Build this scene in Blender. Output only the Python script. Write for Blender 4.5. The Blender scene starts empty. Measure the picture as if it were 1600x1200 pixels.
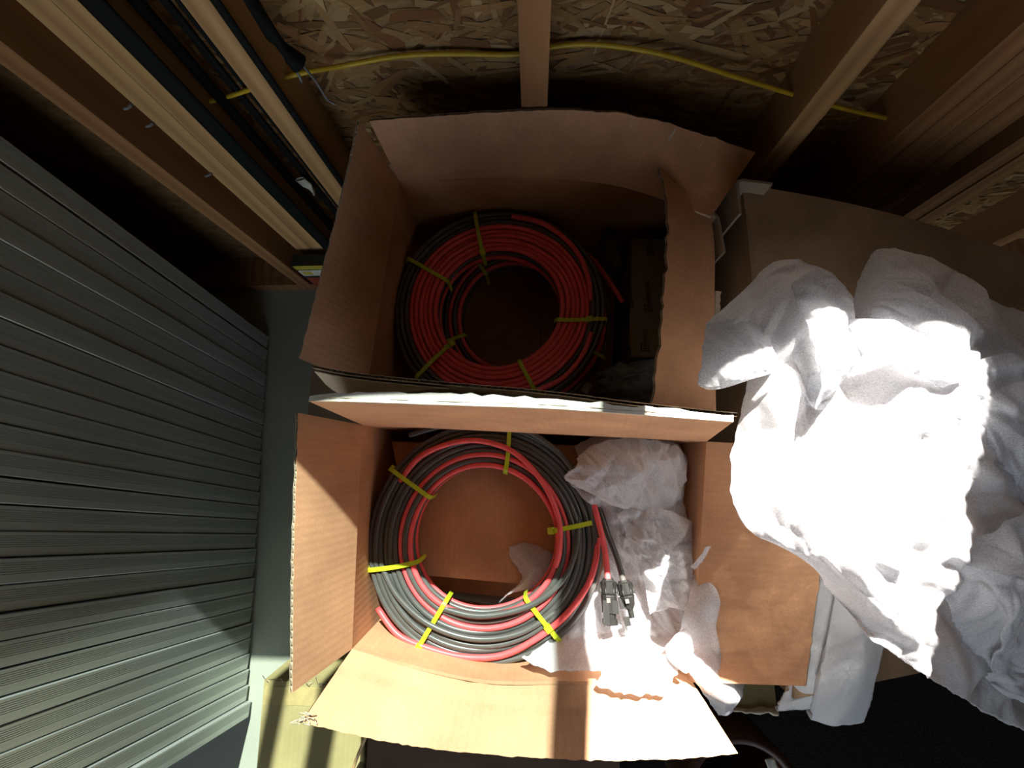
import bpy, bmesh, math, random
from mathutils import Vector, Matrix, noise
random.seed(7)
S = bpy.context.scene
COL = S.collection
# ------------------------------------------------------------------ camera
F = 660.0                       # focal length in pixels of the 1600x1200 frame
CAM = Vector((0, 0, 1.18))
NAD = (834.0, 720.0)            # where straight down lands in the frame
_n = Vector((NAD[0]-800, -(NAD[1]-600), F)).normalized()
_rz = -_n.x
R_ = Vector((math.sqrt(1-_rz*_rz), 0, _rz))
_uz = -_n.y
_ux = -_uz*R_.z/R_.x
U_ = Vector((_ux, math.sqrt(1-_ux*_ux-_uz*_uz), _uz))
F_ = U_.cross(R_)
cam = bpy.data.objects.new('camera', bpy.data.cameras.new('camera'))
COL.objects.link(cam)
cam.matrix_world = Matrix(((R_.x, U_.x, -F_.x, CAM.x), (R_.y, U_.y, -F_.y, CAM.y), (R_.z, U_.z, -F_.z, CAM.z), (0, 0, 0, 1)))
cam.data.sensor_width = 36
cam.data.lens = 36*F/1600
cam.data.clip_start = 0.01
S.camera = cam

def ray(px, py): return R_*((px-800)/F) - U_*((py-600)/F) + F_
def Z(px, py, z):                # point seen at a pixel, at height z
    v = ray(px, py); return CAM + v*((z-CAM.z)/v.z)
def Y(px, py, y):                # ... on the vertical plane y
    v = ray(px, py); return CAM + v*((y-CAM.y)/v.y)

# ------------------------------------------------------------------ light
SKY_STRENGTH = 0.43
SUN_ENERGY = 34.0
w = bpy.data.worlds.new('sky'); S.world = w; w.use_nodes = True
nt = w.node_tree
sky = nt.nodes.new('ShaderNodeTexSky'); sky.sky_type = 'NISHITA'; sky.sun_disc = False
sky.sun_elevation = math.radians(48); sky.sun_rotation = math.radians(7)
hs = nt.nodes.new('ShaderNodeHueSaturation'); hs.inputs['Saturation'].default_value = 0.5   # the camera's white balance
nt.links.new(sky.outputs[0], hs.inputs['Color']); nt.links.new(hs.outputs[0], nt.nodes['Background'].inputs[0])
nt.nodes['Background'].inputs[1].default_value = SKY_STRENGTH
SUN_TRAVEL = Vector((-0.13, -1.0, -1.0/0.9)).normalized()
sun = bpy.data.objects.new('sun', bpy.data.lights.new('sun', 'SUN'))
sun.data.energy = SUN_ENERGY; sun.data.angle = math.radians(0.6); sun.data.color = (1.0, 0.95, 0.87)
sun.rotation_euler = SUN_TRAVEL.to_track_quat('-Z', 'Y').to_euler(); sun.location = (1, 6, 7)
COL.objects.link(sun)
vs = S.view_settings
S.display_settings.display_device = 'sRGB'
vs.view_transform = 'Standard'; vs.look = 'None'; vs.exposure = 0.0; vs.gamma = 1.0; vs.use_curve_mapping = False
S.cycles.max_bounces = 10; S.cycles.diffuse_bounces = 6; S.cycles.transparent_max_bounces = 12
S.cycles.sample_clamp_indirect = 8.0

# ------------------------------------------------------------------ materials
def lin(r, g, b):
    f = lambda c: ((c/255+0.055)/1.055)**2.4 if c/255 > 0.04045 else c/255/12.92
    return (f(r), f(g), f(b), 1)
MAT = {}
class Nodes:
    def __init__(s, name):
        s.m = bpy.data.materials.new(name); s.m.use_nodes = True
        s.t = s.m.node_tree; s.b = s.t.nodes['Principled BSDF']; MAT[name] = s.m
    def new(s, kind, **kw):
        n = s.t.nodes.new('ShaderNode'+kind)
        for k, v in kw.items():
            if k.startswith('i_'): n.inputs[k[2:].replace('_', ' ')].default_value = v
            else: setattr(n, k, v)
        return n
    def link(s, a, b): s.t.links.new(a, b)
    def coords(s, kind='Object', scale=(1, 1, 1), rot=(0, 0, 0)):
        c = s.new('TexCoord'); m = s.new('Mapping'); s.link(c.outputs[kind], m.inputs[0])
        m.inputs['Scale'].default_value = scale; m.inputs['Rotation'].default_value = rot
        return m.outputs[0]
    def noise(s, vec, scale, detail=4, rough=0.55):
        n = s.new('TexNoise'); n.inputs['Scale'].default_value = scale; n.inputs['Detail'].default_value = detail
        n.inputs['Roughness'].default_value = rough; s.link(vec, n.inputs['Vector']); return n.outputs[0]
    def ramp(s, fac, stops):
        r = s.new('ValToRGB'); e = r.color_ramp.elements
        while len(e) < len(stops): e.new(0.5)
        for i, (p, c) in enumerate(stops): e[i].position = p; e[i].color = c
        s.link(fac, r.inputs[0]); return r.outputs[0]
    def mix(s, a, b, fac=0.5, mode='MIX'):
        n = s.new('MixRGB', blend_type=mode)
        for k, v in ((0, fac), (1, a), (2, b)):
            if hasattr(v, 'is_output'): s.link(v, n.inputs[k])
            else: n.inputs[k].default_value = v
        return n.outputs[0]
    def bump(s, h, strength=0.2, dist=0.002):
        n = s.new('Bump'); n.inputs['Strength'].default_value = strength; n.inputs['Distance'].default_value = dist
        s.link(h, n.inputs['Height']); s.link(n.outputs[0], s.b.inputs['Normal'])
    def base(s, c):
        if hasattr(c, 'is_output'): s.link(c, s.b.inputs['Base Color'])
        else: s.b.inputs['Base Color'].default_value = c
    def set(s, rough=0.6, metal=0, spec=0.5):
        s.b.inputs['Roughness'].default_value = rough; s.b.inputs['Metallic'].default_value = metal
        s.b.inputs['Specular IOR Level'].default_value = spec

def cardboard(name, c, var=0.12, flute=0.010):
    n = Nodes(name)
    uv = n.coords('UV'); ob = n.coords('Object')
    lo = tuple(x*(1-var*2) for x in c[:3])+(1,); hi = tuple(min(1, x*(1+var)) for x in c[:3])+(1,)
    col = n.ramp(n.noise(ob, 9, 6, 0.6), [(0.3, lo), (0.7, hi)])
    fib = n.ramp(n.noise(n.coords('Object', (1, 1, 1)), 420, 2), [(0.35, (0.86, 0.86, 0.86, 1)), (0.65, (1, 1, 1, 1))])
    col = n.mix(col, fib, 0.7, 'MULTIPLY')
    wv = n.new('TexWave', wave_type='BANDS', bands_direction='X'); wv.inputs['Scale'].default_value = 0.314/flute
    wv.inputs['Distortion'].default_value = 0.6; wv.inputs['Detail'].default_value = 1
    n.link(uv, wv.inputs['Vector'])
    col = n.mix(col, n.ramp(wv.outputs[1], [(0.0, (0.93, 0.93, 0.93, 1)), (1, (1, 1, 1, 1))]), 0.5, 'MULTIPLY')
    n.base(col); n.set(0.78, 0, 0.25); n.bump(wv.outputs[1], 0.12, 0.0008)
    return n.m
cardboard('card_in', (0.68, 0.375, 0.205, 1))
cardboard('card_out', (0.62, 0.50, 0.36, 1), 0.08)
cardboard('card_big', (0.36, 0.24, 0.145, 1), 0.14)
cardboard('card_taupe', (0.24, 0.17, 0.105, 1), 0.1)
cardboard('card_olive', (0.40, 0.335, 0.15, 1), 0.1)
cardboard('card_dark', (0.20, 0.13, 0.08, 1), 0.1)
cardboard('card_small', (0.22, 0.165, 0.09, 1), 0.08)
cardboard('card_core', (0.42, 0.27, 0.14, 1), 0.05)
cardboard('torn_paper', (0.72, 0.60, 0.42, 1), 0.1)
cardboard('white_liner', (0.80, 0.77, 0.70, 1), 0.06)
cardboard('grey_board', (0.33, 0.27, 0.21, 1), 0.08)

def wood(name, a, b):
    n = Nodes(name)
    v = n.coords('Object', (28, 28, 1.6))
    g = n.noise(v, 1.6, 5, 0.6)
    wv = n.new('TexWave', wave_type='RINGS', rings_direction='Z'); wv.inputs['Scale'].default_value = 11; wv.inputs['Distortion'].default_value = 5
    wv.inputs['Detail'].default_value = 2; wv.inputs['Detail Scale'].default_value = 0.9
    n.link(n.coords('Object', (1.0, 1.0, 0.10)), wv.inputs['Vector'])
    f = n.mix(g, wv.outputs[1], 0.42)
    n.base(n.ramp(f, [(0.15, b), (0.75, a)])); n.set(0.62, 0, 0.3); n.bump(g, 0.15, 0.001)
wood('pine', (0.56, 0.34, 0.15, 1), (0.36, 0.19, 0.075, 1))
wood('pine_red', (0.40, 0.20, 0.085, 1), (0.26, 0.115, 0.045, 1))
wood('stick_wood', (0.45, 0.30, 0.14, 1), (0.30, 0.18, 0.08, 1))

n = Nodes('osb'); v = n.coords('Object', (14, 1, 30)); n.base(n.ramp(n.noise(v, 2.2, 5), [(0.3, (0.16, 0.085, 0.035, 1)), (0.7, (0.36, 0.22, 0.10, 1))])); n.set(0.7, 0, 0.3)
n = Nodes('osb_strand'); a = n.new('Attribute', attribute_name='Col')
gr = n.ramp(n.noise(n.coords('Object', (12, 12, 120)), 3, 3), [(0.3, (0.80, 0.78, 0.74, 1)), (0.7, (1, 1, 1, 1))])
n.base(n.mix(a.outputs['Color'], gr, 0.8, 'MULTIPLY')); n.set(0.58, 0, 0.4)

n = Nodes('floor_paint'); ob = n.coords('Object')
c = n.ramp(n.noise(ob, 3, 6, 0.65), [(0.3, (0.33, 0.35, 0.275, 1)), (0.7, (0.43, 0.445, 0.36, 1))])
sp = n.ramp(n.noise(ob, 260, 2), [(0.3, (0.9, 0.9, 0.9, 1)), (0.6, (1, 1, 1, 1))])
n.base(n.mix(c, sp, 0.8, 'MULTIPLY')); n.set(0.6); n.bump(n.noise(ob, 180, 3), 0.15, 0.001)
n = Nodes('rug'); ob = n.coords('Object'); n.base(n.ramp(n.noise(ob, 300, 3), [(0.3, (0.012, 0.010, 0.009, 1)), (0.7, (0.035, 0.028, 0.022, 1))])); n.set(0.95, 0, 0.1); n.bump(n.noise(ob, 300, 2), 0.6, 0.004)

n = Nodes('aluminium'); ob = n.coords('Object', (60, 60, 2)); n.base(n.ramp(n.noise(ob, 3, 4), [(0.3, (0.50, 0.53, 0.50, 1)), (0.7, (0.60, 0.63, 0.60, 1))])); n.set(0.40, 0.5, 0.5)
n = Nodes('pv_glass'); n.base((0.008, 0.010, 0.03, 1)); n.set(0.12, 0, 0.6); n.base(n.ramp(n.noise(n.coords(), 40, 2), [(0.4, (0.006, 0.008, 0.03, 1)), (0.6, (0.012, 0.014, 0.045, 1))]))

def plastic(name, c, rough=0.4, spec=0.5, var=0.1):
    n = Nodes(name)
    n.base(n.ramp(n.noise(n.coords(), 60, 3), [(0.3, tuple(x*(1-var) for x in c[:3])+(1,)), (0.7, tuple(min(1, x*(1+var)) for x in c[:3])+(1,))])); n.set(rough, 0, spec)
plastic('cable_black', (0.095, 0.094, 0.086, 1), 0.36, 0.6)
plastic('cable_red', (0.92, 0.115, 0.12, 1), 0.42, 0.5)
plastic('tie_yellow', (0.52, 0.62, 0.025, 1), 0.35, 0.5)
plastic('tie_white', (0.75, 0.78, 0.60, 1), 0.35, 0.5)
plastic('connector_black', (0.012, 0.012, 0.011, 1), 0.45, 0.35)
plastic('metal_pin', (0.16, 0.13, 0.11, 1), 0.3, 0.6)
plastic('strap_black', (0.006, 0.007, 0.007, 1), 0.75, 0.2)
plastic('wire_yellow', (0.60, 0.40, 0.025, 1), 0.4, 0.5)
plastic('tag_white', (0.62, 0.62, 0.52, 1), 0.6, 0.3)
plastic('hook_steel', (0.20, 0.20, 0.20, 1), 0.35, 0.6)
plastic('ink', (0.035, 0.030, 0.020, 1), 0.8, 0.1)
plastic('label_yellow', (0.50, 0.42, 0.05, 1), 0.5, 0.3)
plastic('label_red', (0.35, 0.06, 0.03, 1), 0.5, 0.3)
plastic('label_dark', (0.03, 0.035, 0.03, 1), 0.5, 0.3)
plastic('tub_brown', (0.075, 0.030, 0.016, 1), 0.5, 0.4)
plastic('tub_dark', (0.008, 0.008, 0.008, 1), 0.6, 0.2)
plastic('tape', (0.45, 0.36, 0.16, 1), 0.25, 0.6)
plastic('vinyl_frame', (0.75, 0.75, 0.72, 1), 0.4, 0.4)
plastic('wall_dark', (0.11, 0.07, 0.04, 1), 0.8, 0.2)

def foam_mat(name, c, trans, hole):
    n = Nodes(name); t = n.t
    ob = n.coords('Object')
    f1 = n.noise(ob, 620, 3, 0.7); f2 = n.noise(ob, 14, 3)
    col = n.ramp(f1, [(0.3, tuple(x*0.86 for x in c[:3])+(1,)), (0.62, c)])
    n.base(col); n.set(0.6, 0, 0.25); n.bump(f1, 0.35, 0.0012)
    tr = n.new('BsdfTranslucent'); n.link(col, tr.inputs[0])
    m1 = n.new('MixShader'); m1.inputs[0].default_value = trans
    n.link(n.b.outputs[0], m1.inputs[1]); n.link(tr.outputs[0], m1.inputs[2])
    tp = n.new('BsdfTransparent'); m2 = n.new('MixShader')
    h = n.mix(f1, f2, 0.35)
    hr = n.ramp(h, [(0.40, (hole, hole, hole, 1)), (0.58, (0, 0, 0, 1))])
    n.link(hr, m2.inputs[0]); n.link(m1.outputs[0], m2.inputs[1]); n.link(tp.outputs[0], m2.inputs[2])
    n.link(m2.outputs[0], t.nodes['Material Output'].inputs[0])
foam_mat('foam_sheet', (0.90, 0.90, 0.92, 1), 0.48, 0.30)
foam_mat('foam_thick', (0.78, 0.79, 0.80, 1), 0.15, 0.0)
foam_mat('bag_dull', (0.42, 0.45, 0.43, 1), 0.25, 0.15)
foam_mat('bag_clear', (0.30, 0.30, 0.28, 1), 0.25, 0.55)

n = Nodes('screen'); t = n.t
n.base((0.02, 0.02, 0.02, 1)); tp = n.new('BsdfTransparent'); mx = n.new('MixShader'); mx.inputs[0].default_value = 0.62
n.link(n.b.outputs[0], mx.inputs[1]); n.link(tp.outputs[0], mx.inputs[2]); n.link(mx.outputs[0], t.nodes['Material Output'].inputs[0])
n = Nodes('glass'); t = n.t
gl = n.new('BsdfGlossy'); gl.inputs['Roughness'].default_value = 0.02; tp = n.new('BsdfTransparent'); tp.inputs[0].default_value = (0.87, 0.95, 0.95, 1)
mx = n.new('MixShader'); mx.inputs[0].default_value = 0.07
n.link(tp.outputs[0], mx.inputs[1]); n.link(gl.outputs[0], mx.inputs[2]); n.link(mx.outputs[0], t.nodes['Material Output'].inputs[0])

# ------------------------------------------------------------------ helpers
class MB:
    """collects verts / faces / uvs / material index and links them as ONE mesh object"""
    def __init__(s): s.v, s.f, s.mi, s.uv, s.sm = [], [], [], [], []
    def add(s, verts, faces, mi=0, uvs=None, smooth=False):
        o = len(s.v); s.v += [Vector(p) for p in verts]
        for f in faces:
            s.f.append([i+o for i in f]); s.mi.append(mi); s.sm.append(smooth)
            s.uv += [(uvs[i] if uvs else (verts[i][0], verts[i][2])) for i in f]
    def box(s, lo, hi, mi=0):
        x0, y0, z0 = lo; x1, y1, z1 = hi
        v = [(x0,y0,z0),(x1,y0,z0),(x1,y1,z0),(x0,y1,z0),(x0,y0,z1),(x1,y0,z1),(x1,y1,z1),(x0,y1,z1)]
        for f in [(0,3,2,1),(4,5,6,7),(0,1,5,4),(1,2,6,5),(2,3,7,6),(3,0,4,7)]:
            p = [v[i] for i in f]
            a, b = Vector(p[1])-Vector(p[0]), Vector(p[3])-Vector(p[0])
            s.add(p, [(0,1,2,3)], mi, [(0,0),(a.length,0),(a.length,b.length),(0,b.length)])
    def prism(s, poly, z0, z1, mi=0):
        n = len(poly); v = [(p[0],p[1],z0) for p in poly]+[(p[0],p[1],z1) for p in poly]
        s.add(v, [list(range(n))[::-1], list(range(n,2*n))], mi, [(q[0], q[1]) for q in v])
        for i in range(n):
            j = (i+1)%n; L = (Vector(v[i])-Vector(v[j])).length
            s.add([v[i],v[j],v[j+n],v[i+n]], [(0,1,2,3)], mi, [(0,0),(L,0),(L,z1-z0),(0,z1-z0)])
    def tube(s, path, r, sides=8, closed=False, mi=0, flat=None):
        P = [Vector(p) for p in path]; n = len(P); vs, fs = [], []
        up = Vector((0,0,1))
        for i, p in enumerate(P):
            a = P[(i-1)%n] if (closed or i) else P[0]; b = P[(i+1)%n] if (closed or i < n-1) else P[-1]
            t = (b-a).normalized()
            ref = up if abs(t.z) < 0.95 else Vector((0,1,0))
            x = t.cross(ref).normalized(); y = x.cross(t)
            ri = r[i] if isinstance(r, (list, tuple)) else r
            for k in range(sides):
                an = 2*math.pi*(k+0.5)/sides
                ca, sa = math.cos(an)*ri, math.sin(an)*ri
                if flat: ca, sa = ca*flat[0], sa*flat[1]
                vs.append(p + x*ca + y*sa)
        for i in range(n if closed else n-1):
            j = (i+1)%n
            for k in range(sides):
                l = (k+1)%sides
                fs.append((i*sides+k, i*sides+l, j*sides+l, j*sides+k))
        if not closed:
            fs.append(tuple(range(sides))); fs.append(tuple((n-1)*sides+k for k in range(sides))[::-1])
        s.add(vs, fs, mi, [(q.x, q.z) for q in vs], True)
    def build(s, name, mats, parent=None, bevel=0):
        me = bpy.data.meshes.new(name)
        off = parent.location if parent else Vector((0,0,0))
        if parent and parent.parent: off = off + parent.parent.location
        me.from_pydata([p-off for p in s.v], [], s.f)
        ul = me.uv_layers.new(name='UVMap')
        ul.data.foreach_set('uv', [c for q in s.uv for c in q])
        me.polygons.foreach_set('material_index', s.mi); me.polygons.foreach_set('use_smooth', s.sm)
        for m in (mats if isinstance(mats, (list, tuple)) else [mats]): me.materials.append(MAT[m])
        me.update()
        o = bpy.data.objects.new(name, me); COL.objects.link(o)
        if parent: o.parent = parent
        if bevel:
            b = o.modifiers.new('edge', 'BEVEL'); b.width = bevel; b.segments = 2; b.limit_method = 'ANGLE'
        return o
def tag(o, label=None, cat=None, group=None, kind=None):
    if label: o['label'] = label
    if cat: o['category'] = cat
    if group: o['group'] = group
    if kind: o['kind'] = kind
    return o
def thing(name, label, cat, loc=(0,0,0), group=None):
    o = bpy.data.objects.new(name, None); COL.objects.link(o); o.location = loc; o.empty_display_size = 0.05
    return tag(o, label, cat, group)
def polyline(pts, n):
    """n points evenly spread (by length) on a smooth curve through pts"""
    P = [Vector(p) for p in pts]
    if len(P) == 2: return [P[0].lerp(P[1], i/(n-1)) for i in range(n)]
    d = []
    for i in range(len(P)-1):
        a = P[max(i-1,0)]; b, c = P[i], P[i+1]; e = P[min(i+2,len(P)-1)]
        for k in range(16):
            t = k/16
            d.append(0.5*((2*b)+(c-a)*t+(2*a-5*b+4*c-e)*t*t+(3*b-a-3*c+e)*t**3))
    d.append(P[-1])
    L = [0]
    for i in range(1, len(d)): L.append(L[-1]+(d[i]-d[i-1]).length)
    out, j = [], 0
    for i in range(n):
        s = L[-1]*i/(n-1)
        while j < len(L)-2 and L[j+1] < s: j += 1
        out.append(d[j].lerp(d[j+1], (s-L[j])/max(L[j+1]-L[j], 1e-9)))
    return out
def panel(name, crease, tip, parent, t=0.0045, nu=40, nv=10, bulge=0.0, disp=None, open_tip=True, rag=0.0008, mats=('card_in','card_out','card_core','torn_paper'), toward=None, seed=0, label=None):
    """corrugated board between a crease line and a tip line: two liners, fluting in between, open at the tip"""
    A, B = polyline(crease, nu+1), polyline(tip, nu+1)
    rnd = random.Random(seed)
    rg = [rnd.uniform(-1, 1)*rag for _ in range(nu+1)]
    def base(u, v):
        f = u*nu; i = min(int(f), nu-1); k = f-i
        a = A[i].lerp(A[i+1], k); b = B[i].lerp(B[i+1], k)
        d = b-a; L = max(d.length, 1e-6)
        return a + d*(v*(1+(rg[i]*(1-k)+rg[i+1]*k)/L))
    def nrm(u, v):
        e = 0.02
        du = base(min(u+e,1), v)-base(max(u-e,0), v); dv = base(u, min(v+e,1))-base(u, max(v-e,0))
        q = du.cross(dv).normalized(); return -q if flip else q
    flip = False
    if toward is None: toward = parent.location + Vector((0, 0, 0.55))
    if nrm(.5, .5).dot(toward - base(.5, .5)) < 0: flip = True
    def pt(u, v, off):
        q = nrm(u, v); b = bulge*4*v*(1-v*0.5)*math.sin(math.pi*u) if bulge else 0
        if disp: b += disp(u, v)
        return base(u, v) + q*(b+off)
    m = MB(); W = (A[-1]-A[0]).length; Hh = (B[nu//2]-A[nu//2]).length
    for off, mi in ((0, 0), (-t, 1)):
        vs = [pt(i/nu, j/nv, off) for j in range(nv+1) for i in range(nu+1)]
        uv = [(i/nu*W, j/nv*Hh) for j in range(nv+1) for i in range(nu+1)]
        fs = [(j*(nu+1)+i, j*(nu+1)+i+1, (j+1)*(nu+1)+i+1, (j+1)*(nu+1)+i) for j in range(nv) for i in range(nu)]
        if (off != 0) != flip: fs = [f[::-1] for f in fs]
        m.add(vs, fs, mi, uv, True)
    # closed sides and crease
    for u in (0, 1):
        vs = [pt(u, j/nv, o) for j in range(nv+1) for o in (0, -t)]
        m.add(vs, [(2*j, 2*j+1, 2*j+3, 2*j+2) for j in range(nv)], 2)
    for v in ((0,) if open_tip else (0, 1)):
        vs = [pt(i/nu, v, o) for i in range(nu+1) for o in (0, -t)]
        m.add(vs, [(2*i, 2*i+1, 2*i+3, 2*i+2) for i in range(nu)], 3)
    if open_tip:
        for off, d in ((0, -0.0006), (-t, 0.0006)):      # thickness of the liners at the open edge
            vs = [pt(i/nu, 1, o) for i in range(nu+1) for o in (off, off+d)]
            m.add(vs, [(2*i, 2*i+1, 2*i+3, 2*i+2) for i in range(nu)], 3)
        nf = max(8, int(W/0.0085))*6; vv = [1-0.03/max(Hh, 0.04), 0.998]
        vs = []
        for k in range(nf+1):
            u = k/nf; o = -t/2 + (t/2-0.0003)*math.sin(2*math.pi*k/6)
            for v in vv: vs.append(pt(u, v, o))
        m.add(vs, [(2*k, 2*k+1, 2*k+3, 2*k+2) for k in range(nf)], 3, None, True)
    o = m.build(name, list(mats), parent)
    if label: o['label'] = label
    return o
def cr(P, t):
    n = len(P)-1; f = t*n; i = min(int(f), n-1); t = f-i
    a = P[max(i-1,0)]; b = P[i]; c = P[i+1]; e = P[min(i+2,n)]
    return 0.5*((2*b)+(c-a)*t+(2*a-5*b+4*c-e)*t*t+(3*b-a-3*c+e)*t**3)
def tri(x): return abs((x % 1.0)*2-1)*2-1
def sheet(name, rows, mat, parent=None, nu=70, nv=70, amp=0.006, freq=14, seed=1, thick=0.0012, rag=0.003, label=None, cat=None, group=None):
    """a crumpled sheet through a grid of control points (x, y, z)"""
    G = [[Vector(p) for p in r] for r in rows]
    rnd = random.Random(seed)
    dirs, fine = [], []
    for k in range(5):
        a = math.pi*(k+rnd.uniform(-.3,.3))/5; q = Vector((math.cos(a), math.sin(a), rnd.uniform(-.4,.4)))
        dirs.append((q*freq*rnd.uniform(0.45,1.05), rnd.random())); fine.append((q*freq*rnd.uniform(1.8,3.0), rnd.random()))
    ph = Vector((rnd.uniform(0,50),)*3)
    vs = []
    for j in range(nv+1):
        for i in range(nu+1):
            u, v = i/nu, j/nv
            q = cr([cr(r, u) for r in G], v)
            w = q + Vector((noise.noise(q*5+ph), noise.noise(q*5+ph*1.3), noise.noise(q*5+ph*1.7)))*0.075
            gain = 0.35 + 1.1*abs(noise.noise(q*9+ph*0.7))
            h = max(tri(d.dot(w)+f) for d, f in dirs[:3])*1.1 - max(tri(d.dot(w)+f) for d, f in dirs[2:]) + gain*0.5*max(tri(d.dot(w)+f) for d, f in fine[:3])
            edge = min(u, 1-u, v, 1-v)
            if edge == 0:
                q = q + Vector((noise.noise(q*90), noise.noise(q*90+ph), 0))*rag
            vs.append(q + Vector((noise.noise(q*13+ph)*0.6, noise.noise(q*13+ph*2)*0.6, 1))*(h*amp*0.9)*min(1, 0.40+edge*5))
    fs = [(j*(nu+1)+i, j*(nu+1)+i+1, (j+1)*(nu+1)+i+1, (j+1)*(nu+1)+i) for j in range(nv) for i in range(nu)]
    m = MB(); m.add(vs, fs, 0, [(q.x, q.y) for q in vs], True)
    loc = sum(vs, Vector())/len(vs)
    if parent: o = m.build(name, mat, parent)
    else:
        e = type('E', (), {'location': loc, 'parent': None})
        m.v = [p-loc for p in m.v]; o = m.build(name, mat); o.location = loc
    if thick:
        sd = o.modifiers.new('thickness', 'SOLIDIFY'); sd.thickness = thick; sd.offset = 0
    return tag(o, label, cat, group)
def zrows(rows): return [[Z(*p) for p in r] for r in rows]

# ------------------------------------------------------------------ the shed
STUD_Y, OSB_Y = 0.512, 0.602
XL, XR, YF, ZC = -2.7, 2.4, -2.4, 2.45
WIN = (-0.645, 0.507, 1.135, 2.05)          # window opening x0, x1, sill, head
m = MB(); m.box((XL-.1, YF-.1, -0.06), (XR+.1, OSB_Y+.06, 0)); fl = tag(m.build('floor', 'floor_paint'), 'grey green painted shed floor', kind='structure')
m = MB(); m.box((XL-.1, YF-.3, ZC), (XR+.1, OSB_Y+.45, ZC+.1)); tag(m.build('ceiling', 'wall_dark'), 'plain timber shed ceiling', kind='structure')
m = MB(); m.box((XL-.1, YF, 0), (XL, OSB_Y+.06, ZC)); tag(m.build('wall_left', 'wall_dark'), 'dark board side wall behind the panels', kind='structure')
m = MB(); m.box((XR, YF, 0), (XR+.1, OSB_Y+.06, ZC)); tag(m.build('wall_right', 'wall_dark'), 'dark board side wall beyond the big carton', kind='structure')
m = MB()
m.box((XL, YF-.1, 0), (-1.5, YF, ZC)); m.box((0.9, YF-.1, 0), (XR, YF, ZC)); m.box((-1.5, YF-.1, 2.1), (0.9, YF, ZC))
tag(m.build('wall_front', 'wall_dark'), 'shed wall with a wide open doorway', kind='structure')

wall = thing('wall_back', None, None, (0, OSB_Y, 0)); tag(wall, 'strand board wall with bare pine studs', kind='structure')
def wpart(name, lo, hi, mat, bevel=0):
    m = MB(); m.box(lo, hi); return m.build(name, mat, wall, bevel)
T = OSB_Y+.012
wpart('strand_board', (XL, OSB_Y, 0), (XR, T, WIN[2]-.03), 'osb')
wpart('strand_board', (XL, OSB_Y, WIN[2]-.03), (WIN[0]-.03, T, ZC), 'osb')
wpart('strand_board', (WIN[1]+.03, OSB_Y, WIN[2]-.03), (XR, T, ZC), 'osb')
wpart('strand_board', (WIN[0]-.03, OSB_Y, WIN[3]+.03), (WIN[1]+.03, T, ZC), 'osb')
wpart('sill_plate', (XL, STUD_Y, 0), (XR, OSB_Y, 0.038), 'pine_red')
studs = [(-0.693,'pine_red',WIN[2]-.04),(-0.579,'pine',WIN[2]-.04),(-0.5400,'pine',WIN[2]-.04),(-0.394,'pine',WIN[2]-.04),(-0.0135,'pine_red',WIN[2]-.04),(0.404,'pine',WIN[2]-.04),
         (0.585,'pine_red',ZC),(0.6245,'pine_red',ZC),(0.664,'pine_red',ZC),(0.79,'pine_red',ZC),(1.10,'pine_red',ZC),(1.5,'pine_red',ZC),(-1.1,'pine_red',ZC),(-1.5,'pine_red',ZC),(0.7035,'pine_red',ZC),(0.835,'pine_red',ZC)]
for x, mt, top in studs:
    wpart('stud', (x, STUD_Y, 0.0385), (x+0.038, OSB_Y-.0005, top), mt, 0.0015)
wpart('header_beam', (WIN[0]-.03, STUD_Y, WIN[3]+.02), (WIN[1]+.03, OSB_Y-.0005, ZC), 'pine')
for px, py in ((206,164),(240,192),(331,271)):
    p = Y(px, py, STUD_Y-.002); m = MB(); m.tube([p, p+Vector((-.010,-.001,-.004)), p+Vector((-.016,-.002,-.004))], .0022, 6); m.build('nail', 'hook_steel', wall)
# proud strands of the board, only where the board shows
m = MB(); cols = []
pal = [(0.40,0.25,0.10),(0.47,0.31,0.14),(0.34,0.20,0.08),(0.52,0.37,0.18),(0.28,0.13,0.05),(0.43,0.25,0.11),(0.22,0.12,0.05),(0.56,0.42,0.23)]
rnd = random.Random(3)
for k in range(6500):
    cx, cz = rnd.uniform(-0.60, 1.35), rnd.uniform(0.10, 1.02)
    L, Wd = rnd.uniform(0.03, 0.115), rnd.uniform(0.0025, 0.014)
    if rnd.random() < 0.05: L, Wd = rnd.uniform(0.06, 0.11), rnd.uniform(0.014, 0.026)
    an = rnd.gauss(0, 0.42) if rnd.random() < 0.85 else rnd.uniform(-1.5, 1.5)
    yy = OSB_Y-0.0004-rnd.random()*0.0022; tx, tz = rnd.uniform(-.02,.02), rnd.uniform(-.035,.035)
    ca, sa = math.cos(an), math.sin(an)
    sh = [(-1,-.8),(-.6,-1),(.7,-.9),(1,-.5+rnd.uniform(-.4,.4)),(.85,.9),(-.4,1),(-.95,.6)]
    vs = []
    for a, b in sh:
        a = a*L/2*rnd.uniform(.85,1.1); b = b*Wd/2*rnd.uniform(.75,1.15)
        x, z = a*ca-b*sa, a*sa+b*ca
        vs.append((cx+x, min(yy+x*tx+z*tz, OSB_Y-0.0001), cz+z))
    m.add(vs, [list(range(len(sh)))]); c = rnd.choice(pal); f = rnd.uniform(.62,.95)
    cols += [(c[0]*f, c[1]*f*.88, c[2]*f*.74, 1)]*len(sh)
so = m.build('wood_strands', 'osb_strand', wall); so['kind'] = 'stuff'
ca = so.data.color_attributes.new('Col', 'FLOAT_COLOR', 'POINT'); ca.data.foreach_set('color', [x for c in cols for x in c])

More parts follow.
